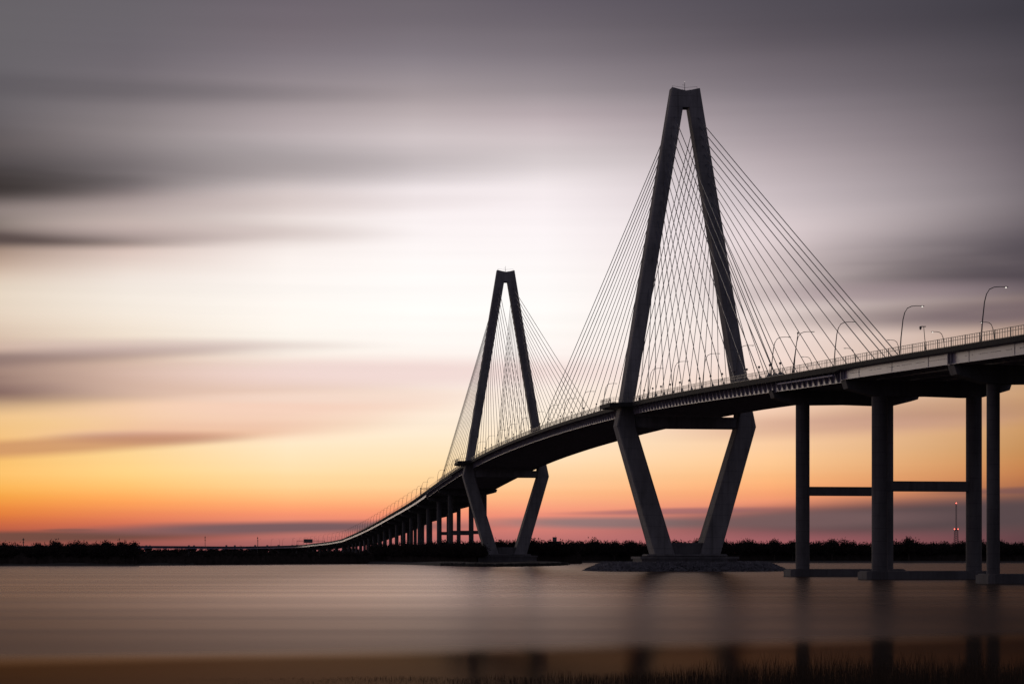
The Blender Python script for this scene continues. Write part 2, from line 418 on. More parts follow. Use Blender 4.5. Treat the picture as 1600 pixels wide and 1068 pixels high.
# the hundred that show largest: everything on the nearer tower, then the farther tower's longest
cab.sort(key=lambda c: (c[0] > 0, c[1] < 0, -c[3]))
rest = MB(); big_sockets = {}
for n, (ta, side, dr, i, d, z, kind) in enumerate(cab):
    a = ta+dr*d
    top = P(ta+dr*1.2, side*(in_w(z)+out_w(z))/2, z, False); bot = P(a, side*19.0, -0.2)
    r = 0.145 if i > 11 else 0.12
    b = MB() if n < 100 else rest
    L = (top-bot).length; pts = []
    for t in (0, 0.25, 0.5, 0.75, 1):
        p = bot.lerp(top, t); p.z -= L*L*0.9e-5*4*t*(1-t); pts.append(p)
    b.tube(pts, r, 7)
    u = (top-bot).normalized()
    b.tube([top-u*(dep(z)+3.0), top-u*0.5], 0.19, 7)          # guide pipe at the tower
    if n < 100:
        o = part(b, 'stay_cable', 'cable', smooth=True)
        s = MB(); k = 1.0
        big = kind == 'side' and i >= 13
        if side == 1 or not big: 
            h = 4.2 if big else 3.3
            s.tube([bot-u*0.2, bot+u*0.5, bot+u*h*0.45, bot+u*h*0.8, bot+u*h], [1.15 if big else 0.75, 1.15 if big else 0.72, 0.95 if big else 0.5, 0.5 if big else 0.3, 0.17], 8)
            q = P(a, side*19.0, 0.15); s.box(q, (1.6, 1.6, 0.9) if big else (1.3, 1.1, 0.6), HEAD)
        else:
            s.tube([bot, bot+u*3.0], [0.5, 0.2], 8)
        s.build('anchor_socket', 'socket', o, smooth=True)
    else:
        s_ = MB(); rest.tube([bot, bot+u*1.4, bot+u*2.6], [0.5, 0.32, 0.16], 6)
o = part(rest, 'stay_cables', 'cable'); o['kind'] = 'stuff'

# ---- piers
def pier(a, dia, beam_z=None, wide=True, low=False):
    mb = MB(); zt = Zf(a)-3.25
    # cap: hammerhead whose ends are shallow and cut back, deepest over the columns
    secs = []
    for w, dz, sh in ((20.7, 2.0, 0.2), (18.0, 2.6, 0), (13.6, 3.7, 0), (9.0, 3.75, 0), (0, 3.55, 0), (-9, 3.75, 0), (-13.6, 3.7, 0), (-18, 2.6, 0), (-20.7, 2.0, 0.2)):
        d = 1.75; sg = 1 if w > 0 else -1
        w2 = w-sg*0.7 if abs(w) > 20 else w
        secs.append([P(a-d, w, zt, False), P(a+d, w, zt, False), P(a+d, w2, zt-dz, False), P(a-d, w2, zt-dz, False)])
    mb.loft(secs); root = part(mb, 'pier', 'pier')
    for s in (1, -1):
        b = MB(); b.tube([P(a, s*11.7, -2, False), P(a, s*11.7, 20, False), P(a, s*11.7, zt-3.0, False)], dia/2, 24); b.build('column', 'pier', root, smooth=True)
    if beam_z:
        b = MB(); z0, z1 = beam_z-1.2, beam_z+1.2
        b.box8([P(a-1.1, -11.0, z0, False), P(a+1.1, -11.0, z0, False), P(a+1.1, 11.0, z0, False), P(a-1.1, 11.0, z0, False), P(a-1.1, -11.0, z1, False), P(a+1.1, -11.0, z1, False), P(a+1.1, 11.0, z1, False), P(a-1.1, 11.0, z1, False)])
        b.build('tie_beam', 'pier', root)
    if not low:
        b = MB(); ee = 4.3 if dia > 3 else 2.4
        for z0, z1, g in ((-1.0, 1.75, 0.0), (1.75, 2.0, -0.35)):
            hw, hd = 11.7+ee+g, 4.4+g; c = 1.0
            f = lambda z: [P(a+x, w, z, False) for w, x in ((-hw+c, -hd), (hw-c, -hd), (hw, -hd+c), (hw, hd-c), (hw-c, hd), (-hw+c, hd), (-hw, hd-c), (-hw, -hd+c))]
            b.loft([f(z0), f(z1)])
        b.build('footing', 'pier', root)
    b = MB()
    for w in GW: b.box(P(a, w, -3.22), (0.9, 0.9, 0.22), HEAD)
    b.build('bearing', 'frame', root)
    return root
pier(-190, 3.75, 22.9); pier(-254, 3.75, 22.1)
for a, b in ((-325, 2.65), (-397, 2.65), (-462, 2.65)): pier(a, b)
pier(SPAN+190, 3.6, 21.0, low=True); pier(SPAN+264, 3.6, 21.0, low=True)
a = 814.0
while a < 2950:
    if Zf(a) > 17: pier(a, 3.1, low=True)
    a += 71.0
# ------------------------------------------------------------------ things standing on the bridge
ORD = ['first', 'second', 'third', 'fourth', 'fifth', 'sixth', 'seventh', 'eighth', 'ninth', 'tenth', 'eleventh', 'twelfth', 'thirteenth', 'fourteenth', 'fifteenth', 'sixteenth']
def lamp_proto(lit, k=1.11, q=1.0):
    root = empty('street_lamp', (0, 0, 0))
    mb = MB()
    prof = [(y*q, z*k) for y, z in ((0, 0), (0.3, 4), (0.75, 7.6), (1.15, 9.0), (1.75, 9.85), (2.7, 10.25), (3.9, 10.35), (4.9, 10.35))]
    mb.tube([(0, -y, z) for y, z in prof], [0.15, 0.13, 0.11, 0.10, 0.09, 0.08, 0.07, 0.06], 8)
    mb.tube([(0, 0, 0), (0, 0, 0.6)], [0.3, 0.24], 8)
    p = mb.build('pole', 'pole', root, smooth=True)
    h = MB(); h.loft([[(x*s*0.17, -4.6*q-y, 10.35*k+z*s*0.5) for x, z in ((-1, -.15), (1, -.15), (0.7, .15), (-0.7, .15))] for y, s in ((0, 0.5), (0.25, 1.0), (0.8, 1.0), (1.0, 0.6))])
    h.build('lamp_head', 'pole', root)
    l = MB(); l.sphere((0, -4.6*q-0.55, 10.35*k-0.11), 0.17, 10, 6)
    l.build('lens', 'lamp' if lit else 'lamp_dim', root)
    return root
KIDS.clear()
lit = lamp_proto(True); dim = lamp_proto(False); litf = lamp_proto(True, 1.12, 0.66); dimf = lamp_proto(False, 1.12, 0.66)
for r in (lit, dim, litf, dimf):
    KIDS[r.name] = [x for x in bpy.data.objects if x.parent == r]
    for k in KIDS[r.name]: KIDS[k.name] = []
used = {r.name: False for r in (lit, dim, litf, dimf)}
def place(proto, a, w, flip, label, group, cat='street lamp', dz=0.0):
    src = proto
    if used.get(proto.name): o = copy_tree(src)
    else: o = src; used[proto.name] = True
    p = P(a, w, dz); t = centre(a)[1]
    o.location = p; o.rotation_euler = (0, 0, math.atan2(t.y, t.x)+(math.pi if flip else 0))
    tag(o, label, cat, group)
    return o
near_l = [338, 290.5, 242.6, 208, 186, 148, 107.5, 65, 27, -13, -57, -105]
txt = ['tallest lit street lamp on the near railing, at the right above the last columns',
       'tall lit street lamp on the near railing, where the far backstay cables seem to land',
       'tall street lamp on the near railing, above the pier with the left light bracket end',
       'tall street lamp paired with a bare pole, right of the three big cable sockets',
       'tall street lamp rising among the three big cable sockets at the near edge',
       'near-edge street lamp whose arm peeks past the right leg of the larger tower',
       'street lamp inside the larger tower, closest to its right leg',
       'street lamp inside the larger tower, midway between its legs',
       'street lamp inside the larger tower, closest to its left leg',
       'street lamp at the near edge hidden beside the left leg of the larger tower',
       'first street lamp left of the larger tower, on the near edge',
       'second street lamp left of the larger tower, on the near edge']
for i, (S, tx) in enumerate(zip(near_l, txt)):
    place(lit if i < 2 else dim, -S, 19.4, False, tx, 'street lamps along the near edge of the bridge')
far_l = [285, 248, 214, 179, 140, 96]
txt = ['short-looking curved lamp on the far edge, arm to the left, nearest the right frame edge',
       'lit curved lamp on the far edge, just right of the tallest street lamp',
       'lit curved lamp on the far edge, between the two tall lit street lamps',
       'curved lamp on the far edge partly behind the lower backstay cables',
       'curved lamp on the far edge, right of the lamp above the light bracket end',
       'curved lamp on the far edge, right of the paired poles']
for i, (S, tx) in enumerate(zip(far_l, txt)):
    place(litf if i < 3 else dimf, -S, -19.6, True, tx, 'street lamps along the far edge of the bridge')
for a in np.arange(150, 720, 44):
    for w, fl in ((19.4, False), (-19.6, True)):
        place(dimf if fl else dim, a, w, fl, 'thin distant street lamp on the road around the farther tower', 'distant street lamps around the farther tower')
k = 0
for a in np.arange(745, 2450, 41):
    for w, fl in ((20.2, False), (-19.8, True)):
        place(dimf if fl else dim, a, w, fl, 'thin distant street lamp on the descending approach left of the farther tower', 'distant street lamps on the far approach')

def bare_pole(name, a, w, h, lean, label, cat):
    root = tag(empty(name, P(a, w), HEAD), label, cat)
    mb = MB(); mb.tube([(0, 0, 0), (0, lean*0.5, h*0.5), (0, lean, h)], [0.16, 0.12, 0.08], 8); mb.build('pole', 'pole', root, smooth=True)
    return root
r = bare_pole('camera_pole', -199, -20.3, 14.0, 1.3, 'slim leaning pole with a small camera on top, on the far edge between lit lamps', 'camera pole')
mb = MB(); mb.box((0, 1.5, 14.0), (0.5, 1.5, 0.18)); mb.box((0, 2.2, 13.7), (0.45, 0.5, 0.6)); mb.sphere((0, 2.2, 13.35), 0.26); mb.build('camera', 'pole', r)
r = bare_pole('utility_pole', -205, 19.0, 11.2, -1.6, 'bare pole without an arm paired with a street lamp at the near edge', 'pole')
mb = MB(); mb.box((0, -1.6, 11.3), (0.25, 0.4, 0.5)); mb.build('cap', 'pole', r)

# little round lamps on the footway
def path_lamp_proto():
    root = empty('path_lamp', (0, 0, 0))
    mb = MB(); mb.tube([(0, 0, 0), (0, 0, 3.2)], [0.09, 0.06], 6); mb.build('post', 'pole', root)
    mb = MB(); mb.sphere((0, 0, 3.45), 0.34, 10, 7); mb.tube([(0, 0, 3.1), (0, 0, 3.3)], [0.1, 0.22], 8); mb.build('lamp_head', 'pole', root, smooth=True)
    return root
pl = path_lamp_proto(); KIDS[pl.name] = [x for x in bpy.data.objects if x.parent == pl]
for x in KIDS[pl.name]: KIDS[x.name] = []
used[pl.name] = False
S_ = [203, 193, 182, 169, 155, 141, 127, 113, 99, 86, 72, 58, 45, 31]
for i, S in enumerate(S_):
    if i < 5: tx = '%s round-headed footway lamp from the right, among the sockets right of the larger tower' % ORD[i]
    else: tx = '%s round-headed footway lamp counting left from the right leg, inside the larger tower' % ORD[i-5]
    place(pl, -S, 21.6, False, tx, 'round-headed lamps on the footway', 'path lamp')
for a in np.arange(31, 440, 28.4):
    place(pl, a, 21.6, False, 'tiny round-headed footway lamp on the main span between the towers', 'round-headed footway lamps on the main span', 'path lamp')

# floodlights on the tower bases
def flood(p, label, s=1.0):
    root = tag(empty('floodlight', p, HEAD), label, 'floodlight')
    mb = MB(); mb.box((0, 0, 0.45*s), (0.5*s, 0.7*s, 0.6*s)); mb.tube([(0, 0, -0.5), (0, 0, 0.2)], 0.1, 6); mb.build('housing', 'pole', root)
    mb = MB(); mb.sphere((-0.3*s, 0.1, 0.5*s), 0.28*s, 8, 6); mb.build('lens', 'lamp', root)
flood(P(-141, 21.9, 1.6), 'small lit floodlight on the railing before the right leg of the larger tower', 0.6)
flood(P(SPAN-158, 21.9, 1.2), 'upper small bright floodlight at the foot of the farther tower right leg')
flood(P(SPAN-180, 21.9, 1.2), 'lower small bright floodlight at the foot of the farther tower right leg')
flood(P(SPAN-14, 14.6, 5.9, False), 'bright floodlight on the footing of the farther tower, left corner', 1.6)
mb = MB()

# sign gantries
def gantry(a, w0, w1, h, box_w, box, label, sign_h):
    root = tag(empty('sign_gantry', P(a, (w0+w1)/2), HEAD), label, 'sign gantry')
    inv = Matrix.Rotation(-HEAD, 4, 'Z') @ Matrix.Translation(-P(a, (w0+w1)/2))
    def L(w, z): return inv @ P(a, w, z)
    for w in (w0, w1):
        b = MB(); b.tube([L(w, 0), L(w, h)], 0.28, 8); b.build('post', 'pole', root)
    b = MB()
    for z in (h-1.3, h-0.2): b.tube([L(w0, z), L(w1, z)], 0.14, 6)
    n = int(abs(w0-w1)/1.6)
    for i in range(n):
        wa, wb = w0+(w1-w0)*i/n, w0+(w1-w0)*(i+1)/n
        b.tube([L(wa, h-1.3 if i % 2 else h-0.2), L(wb, h-0.2 if i % 2 else h-1.3)], 0.08, 4)
    b.build('truss', 'pole', root)
    b = MB(); c = L(box_w, h-0.7); b.box((c[0]-0.5, c[1], c[2]), (0.35, box, sign_h)); b.build('sign_panel', 'sign', root)
gantry(790, 20.0, -2.0, 7.5, 4, 6.5, 'sign gantry with one dark panel over the road just left of the farther tower', 4.0)
b = None
gantry(2270, 21, -21, 7.5, 4, 13.0, 'distant sign gantry with a large dark panel where the road nears the trees', 5.5)

# ------------------------------------------------------------------ shore, islands
def shore_pt(u, v): Y = EYE*F/(v-865); return ((u-800)*Y/F, Y)
front = [(-1500, 1000), (-600, 1020), (-400, 1035)] + [shore_pt(u, v) for u, v in ((0, 883), (100, 883.1), (200, 883), (300, 882.2), (400, 881.3), (500, 880.6), (560, 880.3), (610, 880.6), (650, 882), (690, 883.4), (730, 884.3), (757, 884.7), (800, 884.5), (840, 884), (870, 883.2), (886, 882.2))]
mb = MB(); rings = []
for i in range(len(front)-1):
    (x0, y0), (x1, y1) = front[i], front[i+1]
    for t in np.linspace(0, 1, 8, endpoint=False):
        x, y = x0+(x1-x0)*t, y0+(y1-y0)*t; y += 1.5*math.sin(x*0.37)+1.0*math.sin(x*0.91)
        h = 1.0+0.4*math.sin(x*0.13)
        rings.append([(x, y-2, -1.0), (x, y+1, 0.15), (x, y+5, h), (x, y+40, h+0.5), (x, 1475, 1.4)])
x, y = front[-1]
for k, (xx, yy, h) in enumerate(((x+1.5, y+15, 0.8), (x+3, y+45, 0.5), (x+4, y+100, 0.1))):
    rings.append([(xx, yy-2, -1.0), (xx, yy+1, 0.1), (xx, yy+5, h), (xx, yy+30, h+0.2), (xx-8, 1475, 1.0)])
mb.loft(rings, caps=False, closed=False); tag(mb.build('near_wooded_shore_ground', 'earth', smooth=True), kind='structure')
bpy.data.objects['near_wooded_shore_ground'].name = 'shore_land'
mb = MB(); rings = []
for x in np.arange(-6000, 6001, 60):
    y = 1441+6*math.sin(x*0.02)+ (0 if abs(x) < 500 else 0)
    rings.append([(x, y-3, -1.0), (x, y+1, 0.1), (x, y+6, 0.9), (x, y+60, 1.5), (x, 3000, 2.0), (x, 14000, 2.0)])
mb.loft(rings, caps=False, closed=False); tag(mb.build('far_shore_land', 'earth', smooth=True), kind='structure')

# the rock island under the larger tower
IC = (63.0, 729.0)
def sup(hw, hd, z, n=64, p=3.2, jit=0.0):
    out = []
    for k in range(n):
        t = 6.28318*k/n; c, s = math.cos(t), math.sin(t)
        r = (abs(c)**p+abs(s)**p)**(-1/p)
        j = 1+jit*(math.sin(5*t)+math.sin(9*t+1))*0.5
        out.append((IC[0]+c*r*hw*j, IC[1]+s*r*hd*j, z))
    return out
mb = MB(); mb.loft([sup(39, 38, -1.5, jit=.02), sup(35.5, 34.5, 0, jit=.02), sup(29.5, 29, 2.9, jit=.01), sup(20, 20, 3.1)])
tag(mb.build('island_ground', 'rock'), kind='structure')

def rocks(name, spots, label, m='rock'):
    V, Fc = [], []
    base = []
    for z, r, n in ((-1, 0.35, 5), (-0.35, 0.95, 5), (0.4, 0.85, 5), (0.9, 0.35, 5)):
        for k in range(n): base.append((r*math.cos(1.2566*k+z), r*math.sin(1.2566*k+z), z*0.75))
    base = np.array(base); fs = []
    for i in range(3):
        for k in range(5):
            fs.append((i*5+k, i*5+(k+1) % 5, (i+1)*5+(k+1) % 5, (i+1)*5+k))
    fs.append((15, 16, 17, 18)); fs.append((15, 18, 19, 15)[:3]+(19,)) if False else None
    fs = [f for f in fs if f]; fs.append((15, 16, 17, 18)); fs.append((15, 18, 19, 19))
    fs = np.array([f for f in fs if len(set(f)) == 4])
    n = len(base)
    for i, (x, y, z, s) in enumerate(spots):
        q = base*(s*np.array([RNG.uniform(.7, 1.3), RNG.uniform(.7, 1.3), RNG.uniform(.5, .9)]))+RNG.normal(0, s*0.12, base.shape)
        t = RNG.uniform(0, 6.28); R = np.array([[math.cos(t), -math.sin(t), 0], [math.sin(t), math.cos(t), 0], [0, 0, 1]])
        V.append(q@R.T+np.array([x, y, z])); Fc.append(fs+i*n)
    o = raw_mesh(name, np.vstack(V), np.vstack(Fc), m); tag(o, label, 'rocks', kind='stuff'); return o
sp = []
for _ in range(4200):
    t = RNG.uniform(0, 6.28318); c, s = math.cos(t), math.sin(t); r = (abs(c)**3.2+abs(s)**3.2)**(-1/3.2)
    q = RNG.uniform(0, 1); hw, hd = 37-8*q, 36-7.4*q; z = -0.4+3.4*q
    if q > 0.96: hw *= RNG.uniform(.75, 1); hd *= RNG.uniform(.75, 1)
    sp.append((IC[0]+c*r*hw, IC[1]+s*r*hd, z, RNG.uniform(0.35, 0.95)))
rocks('riprap', sp, 'grey broken rock heaped round the foot of the larger tower')
sp = []
for i in range(1500):
    u = RNG.uniform(640, 888); seg = [f for f in front]
    j = int(RNG.integers(12, len(front)-1)); t = RNG.uniform(0, 1)
    x = front[j][0]+(front[j+1][0]-front[j][0])*t; y = front[j][1]+(front[j+1][1]-front[j][1])*t
    sp.append((x, y+RNG.uniform(-1.5, 5), RNG.uniform(-0.1, 1.1), RNG.uniform(0.4, 1.0)))
rocks('shore_rocks', sp, 'dark rock edging along the low shore under the farther tower', 'earth')

# ------------------------------------------------------------------ trees
def crown_arrays(seed, h, wid, n=520, bare=0.5):
    """fans of twigs: limbs reach outward from the trunk and end in sprays of small faces"""
    g = np.random.default_rng(seed); V = []
    limbs = []
    for k in range(30 if n > 1500 else 13):
        t = g.uniform(0, 6.283); el = g.uniform(0.15, 1.35); L = g.uniform(0.6, 1.0)
        limbs.append((math.cos(t)*math.cos(el)*wid/2*L, math.sin(t)*math.cos(el)*wid/2*L, h*0.42+math.sin(el)*h*0.56*L))
    limbs = np.array(limbs)
    idx = g.integers(0, len(limbs), n); f = g.uniform(0.25, 1.0, n)**0.7
    base = np.array([0, 0, h*0.3]); c = base+(limbs[idx]-base)*f[:, None]+g.normal(0, 0.075*h, (n, 3))*np.array([1, 1, .8])
    c[:, 2] = np.clip(c[:, 2], h*0.12, h*1.03)
    d = (c-np.array([0, 0, h*0.25])); d /= np.linalg.norm(d, axis=1)[:, None]+1e-6
    d += g.normal(0, 0.5, (n, 3)); d[:, 2] += 0.3; d /= np.linalg.norm(d, axis=1)[:, None]
    s = np.cross(d, g.normal(0, 1, (n, 3))); s /= np.linalg.norm(s, axis=1)[:, None]+1e-6
    L = g.uniform(0.35, 0.95, n)[:, None]*h/13; wd = g.uniform(0.10, 0.36, n)[:, None]*h/13
    V = np.stack([c-s*wd, c+s*wd, c+d*L+s*wd*0.3, c+d*L-s*wd*0.3], 1).reshape(-1, 3)
    return V, limbs
def trunk_mb(limbs, h):
    mb = MB(); mb.tube([(0, 0, -0.5), (0.05*h/10, 0, h*0.2), (0, 0.04, h*0.42)], [0.035*h, 0.028*h, 0.018*h], 7)
    for l in limbs:
        st = Vector((0, 0, h*random.uniform(0.2, 0.4))); e = Vector(l); m_ = st.lerp(e, 0.5)+Vector((0, 0, -0.03*h))
        mb.tube([st, m_, e], [0.014*h, 0.008*h, 0.003*h], 5)
        for _ in range(3):
            q = m_.lerp(e, random.random()); w = q+Vector((random.gauss(0, .08*h), random.gauss(0, .08*h), random.uniform(0.02, .12)*h))
            mb.tube([q, w], [0.006*h, 0.002*h], 4)
    return mb
CR = [crown_arrays(100+i, 13, w, 850) for i, w in enumerate((9, 10, 8, 11, 9.5, 12))]
Q4 = np.arange(850*4).reshape(-1, 4)
def wood(name, spots, label, hull):
    V, Fc, k = [], [], 0
    for (x, y, z, s, wx) in spots:
        c = CR[RNG.integers(0, len(CR))][0]; t = RNG.uniform(0, 6.28)
        R = np.array([[math.cos(t), -math.sin(t), 0], [math.sin(t), math.cos(t), 0], [0, 0, 1]])
        V.append((c@R.T)*np.array([s*wx, s*wx, s])+np.array([x, y, z])); Fc.append(Q4+k); k += len(c)
    # dense understorey: an uneven closed bank of brush behind the first stems
    g = []
    for (x0, y0, x1, y1, h) in hull:
        n = max(2, int(math.hypot(x1-x0, y1-y0)/2.2))
        for i in range(n):
            t = i/n; t2 = (i+1)/n; hh = h*RNG.uniform(.78, 1.1)
            g.append((x0+(x1-x0)*t, y0+(y1-y0)*t, x0+(x1-x0)*t2, y0+(y1-y0)*t2, hh))
    for (xa, ya, xb, yb, hh) in g:
        for dy, f in ((0, .7), (3, .9), (7, 1.0)):
            j = RNG.uniform(-.8, .8, 4); top = hh*f
            q = np.array([(xa-.5, ya+dy+j[0], 0), (xb+.5, yb+dy+j[1], 0), (xb+j[2]*.5, yb+dy+.8, top*RNG.uniform(.85, 1.05)), (xa+j[3]*.5, ya+dy+.8, top*RNG.uniform(.85, 1.05))])
            V.append(q); Fc.append(np.array([[k, k+1, k+2, k+3]])); k += 4
    o = raw_mesh(name, np.vstack(V), np.vstack(Fc), 'twig'); tag(o, label, 'woods', kind='stuff'); return o
def along(x0, y0, x1, y1, step, h0, h1, rows, gap=5):
    out = []; n = int(math.hypot(x1-x0, y1-y0)/step)
    for i in range(n):
        for r in range(rows):
            t = (i+RNG.uniform(-.4, .4))/n; q = x0+(x1-x0)*t
            wv = 0.5+0.28*math.sin(q*0.11+r)+0.22*math.sin(q*0.29+2*r)
            h = h0+(h1*1.06-h0)*(0.55*wv+0.45*RNG.random())
            if RNG.random() < 0.12: h *= 1.1
            out.append((x0+(x1-x0)*t, y0+(y1-y0)*t+8+r*gap+RNG.uniform(-2, 2), 0.5, h/13, RNG.uniform(.8, 1.3)))
    return out
# left shore wood
wood('left_shore_woods', along(-480, 1038, -200, 1048, 4.2, 9.0, 12.2, 3) + along(-196, 1062, -60, 1262, 5.5, 6.0, 8.0, 2), 'dark bare wood in front of the far road, along the left shore',
     [(-480, 1046, -197, 1050, 7.6), (-198, 1056, -60, 1262, 6.0)])
wood('island_woods', along(-85, 1240, -15, 1130, 4.2, 9.5, 13.0, 3) + along(-28, 1240, 44, 1262, 4.5, 12.0, 15.2, 3), 'dark bare wood behind the piers and legs of the farther tower',
     [(-90, 1250, -20, 1150, 7.2), (-30, 1250, 44, 1270, 8.6)])
wood('far_shore_woods', along(-60, 1455, 620, 1460, 3.8, 12.0, 15.6, 3), 'low dark belt of bare winter trees across the river, right of the farther tower',
     [(-60, 1463, 620, 1468, 9.6)])
wood('horizon_woods', along(-900, 3350, -100, 3350, 12, 14, 20, 1, 12), 'faint distant tree line behind the far end of the approach', [(-900, 3360, -100, 3360, 14.0)])

# single crowns that stand clear of the left wood
tl = [(8, 846, 9, 'round bare tree at the left frame edge'), (62, 847.5, 8, 'small bare tree right of the leftmost short pole'), (88, 845.5, 12, 'broad low bare tree crown, widest on the left shore'),
      (122, 844, 10, 'rounded bare tree standing tallest at the middle of the left shore wood'), (150, 848, 7, 'low bare tree in the dip of the left shore wood'), (166, 845, 9, 'domed bare tree just left of the second short pole'),
      (194, 844.5, 8, 'bare tree just right of the second short pole'), (208, 845, 8, 'last round bare tree of the left wood, where the far road comes out')]
for i, (u, v, w, lb) in enumerate(tl):
    Y = 1050.0; x = (u-800)*Y/F; h = EYE+(865-v)*Y/F-0.6
    root = tag(empty('bare_tree', (x, Y, 0.6)), lb, 'tree', 'bare trees on the left shore')
    Vv, limbs = crown_arrays(500+i, h, w, 3200, 1); trunk_mb(limbs, h).build('trunk', 'bark', root)
    raw_mesh('crown', Vv, np.arange(len(Vv)).reshape(-1, 4), 'twig', root)
tr = [(1238, 841), (1128, 842), (905, 844), (960, 844), (985, 843), (1300, 842), (1420, 840), (1560, 842), (1210, 842), (1090, 841)]
lbs = ['bare tree against the left side of the leftmost big pier column', 'bare tree rising right beside the right foot of the larger tower', 'bare tree just right of the flat-roofed distant building', 'bare tree midway between the two towers',
       'bare tree left of the larger tower foot, above the island', 'bare tree under the lower tie beam, between two columns', 'tallest bare tree under the upper tie beam', 'bare tree at the right, outside the last column', 'bare tree over the right tip of the rock island',
       'bare tree seen between the legs of the larger tower']
for i, ((u, v), lb) in enumerate(zip(tr, lbs)):
    Y = 1458.0; x = (u-800)*Y/F; h = EYE+(865-v)*Y/F-0.6
    root = tag(empty('bare_tree', (x, Y, 0.8)), lb, 'tree', 'bare trees on the far shore')
    Vv, limbs = crown_arrays(700+i, h, 9, 2600, 1); trunk_mb(limbs, h).build('trunk', 'bark', root)
    raw_mesh('crown', Vv, np.arange(len(Vv)).reshape(-1, 4), 'twig', root)

# ------------------------------------------------------------------ distant poles, mast, building
def pole_thing(u, vtop, Y, r, label, arm=False):
    x = (u-800)*Y/F; h = EYE+(865-vtop)*Y/F
    root = tag(empty('tall_pole', (x, Y, 0.8)), label, 'pole', 'tall poles beyond the left shore')
    mb = MB(); mb.tube([(0, 0, 0), (0, 0, h-0.8)], [r, r*0.6], 8); mb.build('shaft', 'pole', root)
    mb = MB(); mb.box((0, 0, h-1.6), (r*3.2, r*2, 0.5)); mb.box((0, 0, h-3.2), (r*2.6, r*2, 0.4)); mb.build('cross_arm', 'pole', root)
pole_thing(36.5, 840, 1062, 0.32, 'stubby dark pole above the trees near the left frame edge')
pole_thing(186.5, 840, 1062, 0.16, 'thin short pole above the right half of the left shore wood')
pole_thing(320.5, 837, 1180, 0.2, 'tallest thin pole on the far left road, clear of any tree')
pole_thing(402.5, 838, 1250, 0.22, 'thin pole just left of the big dark road sign')

Yb = 5200.0; xm = (1494-800)*Yb/F; hm = EYE+(865-786)*Yb/F
mast = tag(empty('radio_mast', (xm, Yb, 0)), 'thin lattice radio mast with red lights behind the trees, between the right columns', 'radio mast')
zmid = EYE+(865-827)*Yb/F
mb = MB()
for i in range(14):
    z0, z1 = zmid*i/14, zmid*(i+1)/14
    w0, w1 = 6.5-2.8*i/14, 6.5-2.8*(i+1)/14
    for (sx, sy) in ((-1, -1), (1, -1), (1, 1), (-1, 1)):
        mb.tube([(sx*w0, sy*w0, z0), (sx*w1, sy*w1, z1)], 0.42, 4)
    for (p, q) in (((-1, -1), (1, -1)), ((1, -1), (-1, -1)), ((-1, 1), (1, 1)), ((1, 1), (-1, 1))):
        mb.tube([(p[0]*w0, p[1]*w0, z0), (q[0]*w1, q[1]*w1, z1)], 0.28, 4)
mb.build('lattice_base', 'pole', mast)
mb = MB(); mb.box((0, 0, zmid), (10, 10, 1.6)); mb.box((0, 0, zmid+3), (6, 6, 1.0)); mb.build('platform', 'pole', mast)
mb = MB()
for i in range(12):
    z0, z1 = zmid+(hm-zmid)*i/12, zmid+(hm-zmid)*(i+1)/12
    for (sx, sy) in ((-1, -1), (1, -1), (0, 1)): mb.tube([(sx*1.3, sy*1.3, z0), (sx*1.3, sy*1.3, z1)], 0.35, 4)
    mb.tube([(-1.3, -1.3, z0), (1.3, -1.3, z1)], 0.25, 4)
mb.build('antenna', 'pole', mast)
for x, z in ((0, hm+0.8), (-4.6, zmid+1.5), (4.6, zmid+1.5)):
    mb = MB(); mb.sphere((x, -1.5, z), 1.35); mb.build('beacon', 'red', mast)

Y2 = 3000.0; xb = (866-800)*Y2/F
bd = tag(empty('flat_roofed_building', (xb, Y2, 0)), 'small distant block with a raised roof box, above the trees right of the farther tower', 'building')
mb = MB(); mb.box((0, 0, 12.3), (17, 14, 24.6)); mb.box((0.3, 0, 24.9), (17.8, 14.8, 0.6)); mb.build('wall', 'wall', bd)
mb = MB(); mb.box((0.6, 0, 28.0), (6.0, 7, 6.0)); mb.box((0.6, 0, 31.2), (6.6, 7.6, 0.4)); mb.tube([(2, 0, 31), (2, 0, 34)], 0.15, 5); mb.build('roof_box', 'wall', bd)
for i in range(4):
    for j in range(3):
        mb = MB(); mb.box((-6+i*4, -7.05, 14+j*3.6), (2.2, 0.2, 1.6)); mb.build('window', 'glass', bd)

# ------------------------------------------------------------------ water, bed, reeds, near bank
m = bpy.data.materials.new('river_water'); m.use_nodes = True; nt = m.node_tree
for n in list(nt.nodes): nt.nodes.remove(n)
out = nt.nodes.new('ShaderNodeOutputMaterial')
geo = nt.nodes.new('ShaderNodeNewGeometry'); sep = nt.nodes.new('ShaderNodeSeparateXYZ'); nt.links.new(geo.outputs['Position'], sep.inputs[0])
def N(t, **kw):
    n = nt.nodes.new(t)
    for k_, v_ in kw.items(): setattr(n, k_, v_)
    return n
def math_n(op, a, b=None, c=None):
    n = N('ShaderNodeMath', operation=op)
    for i, v in enumerate((a, b, c)):
        if v is None: continue
        if isinstance(v, (int, float)): n.inputs[i].default_value = v
        else: nt.links.new(v, n.inputs[i])
    return n.outputs[0]
def mrange(v, a, b, c, d, smooth=True):
    n = N('ShaderNodeMapRange'); n.interpolation_type = 'SMOOTHSTEP' if smooth else 'LINEAR'
    nt.links.new(v, n.inputs['Value'])
    for k_, x_ in zip(('From Min', 'From Max', 'To Min', 'To Max'), (a, b, c, d)): n.inputs[k_].default_value = x_
    return n.outputs[0]
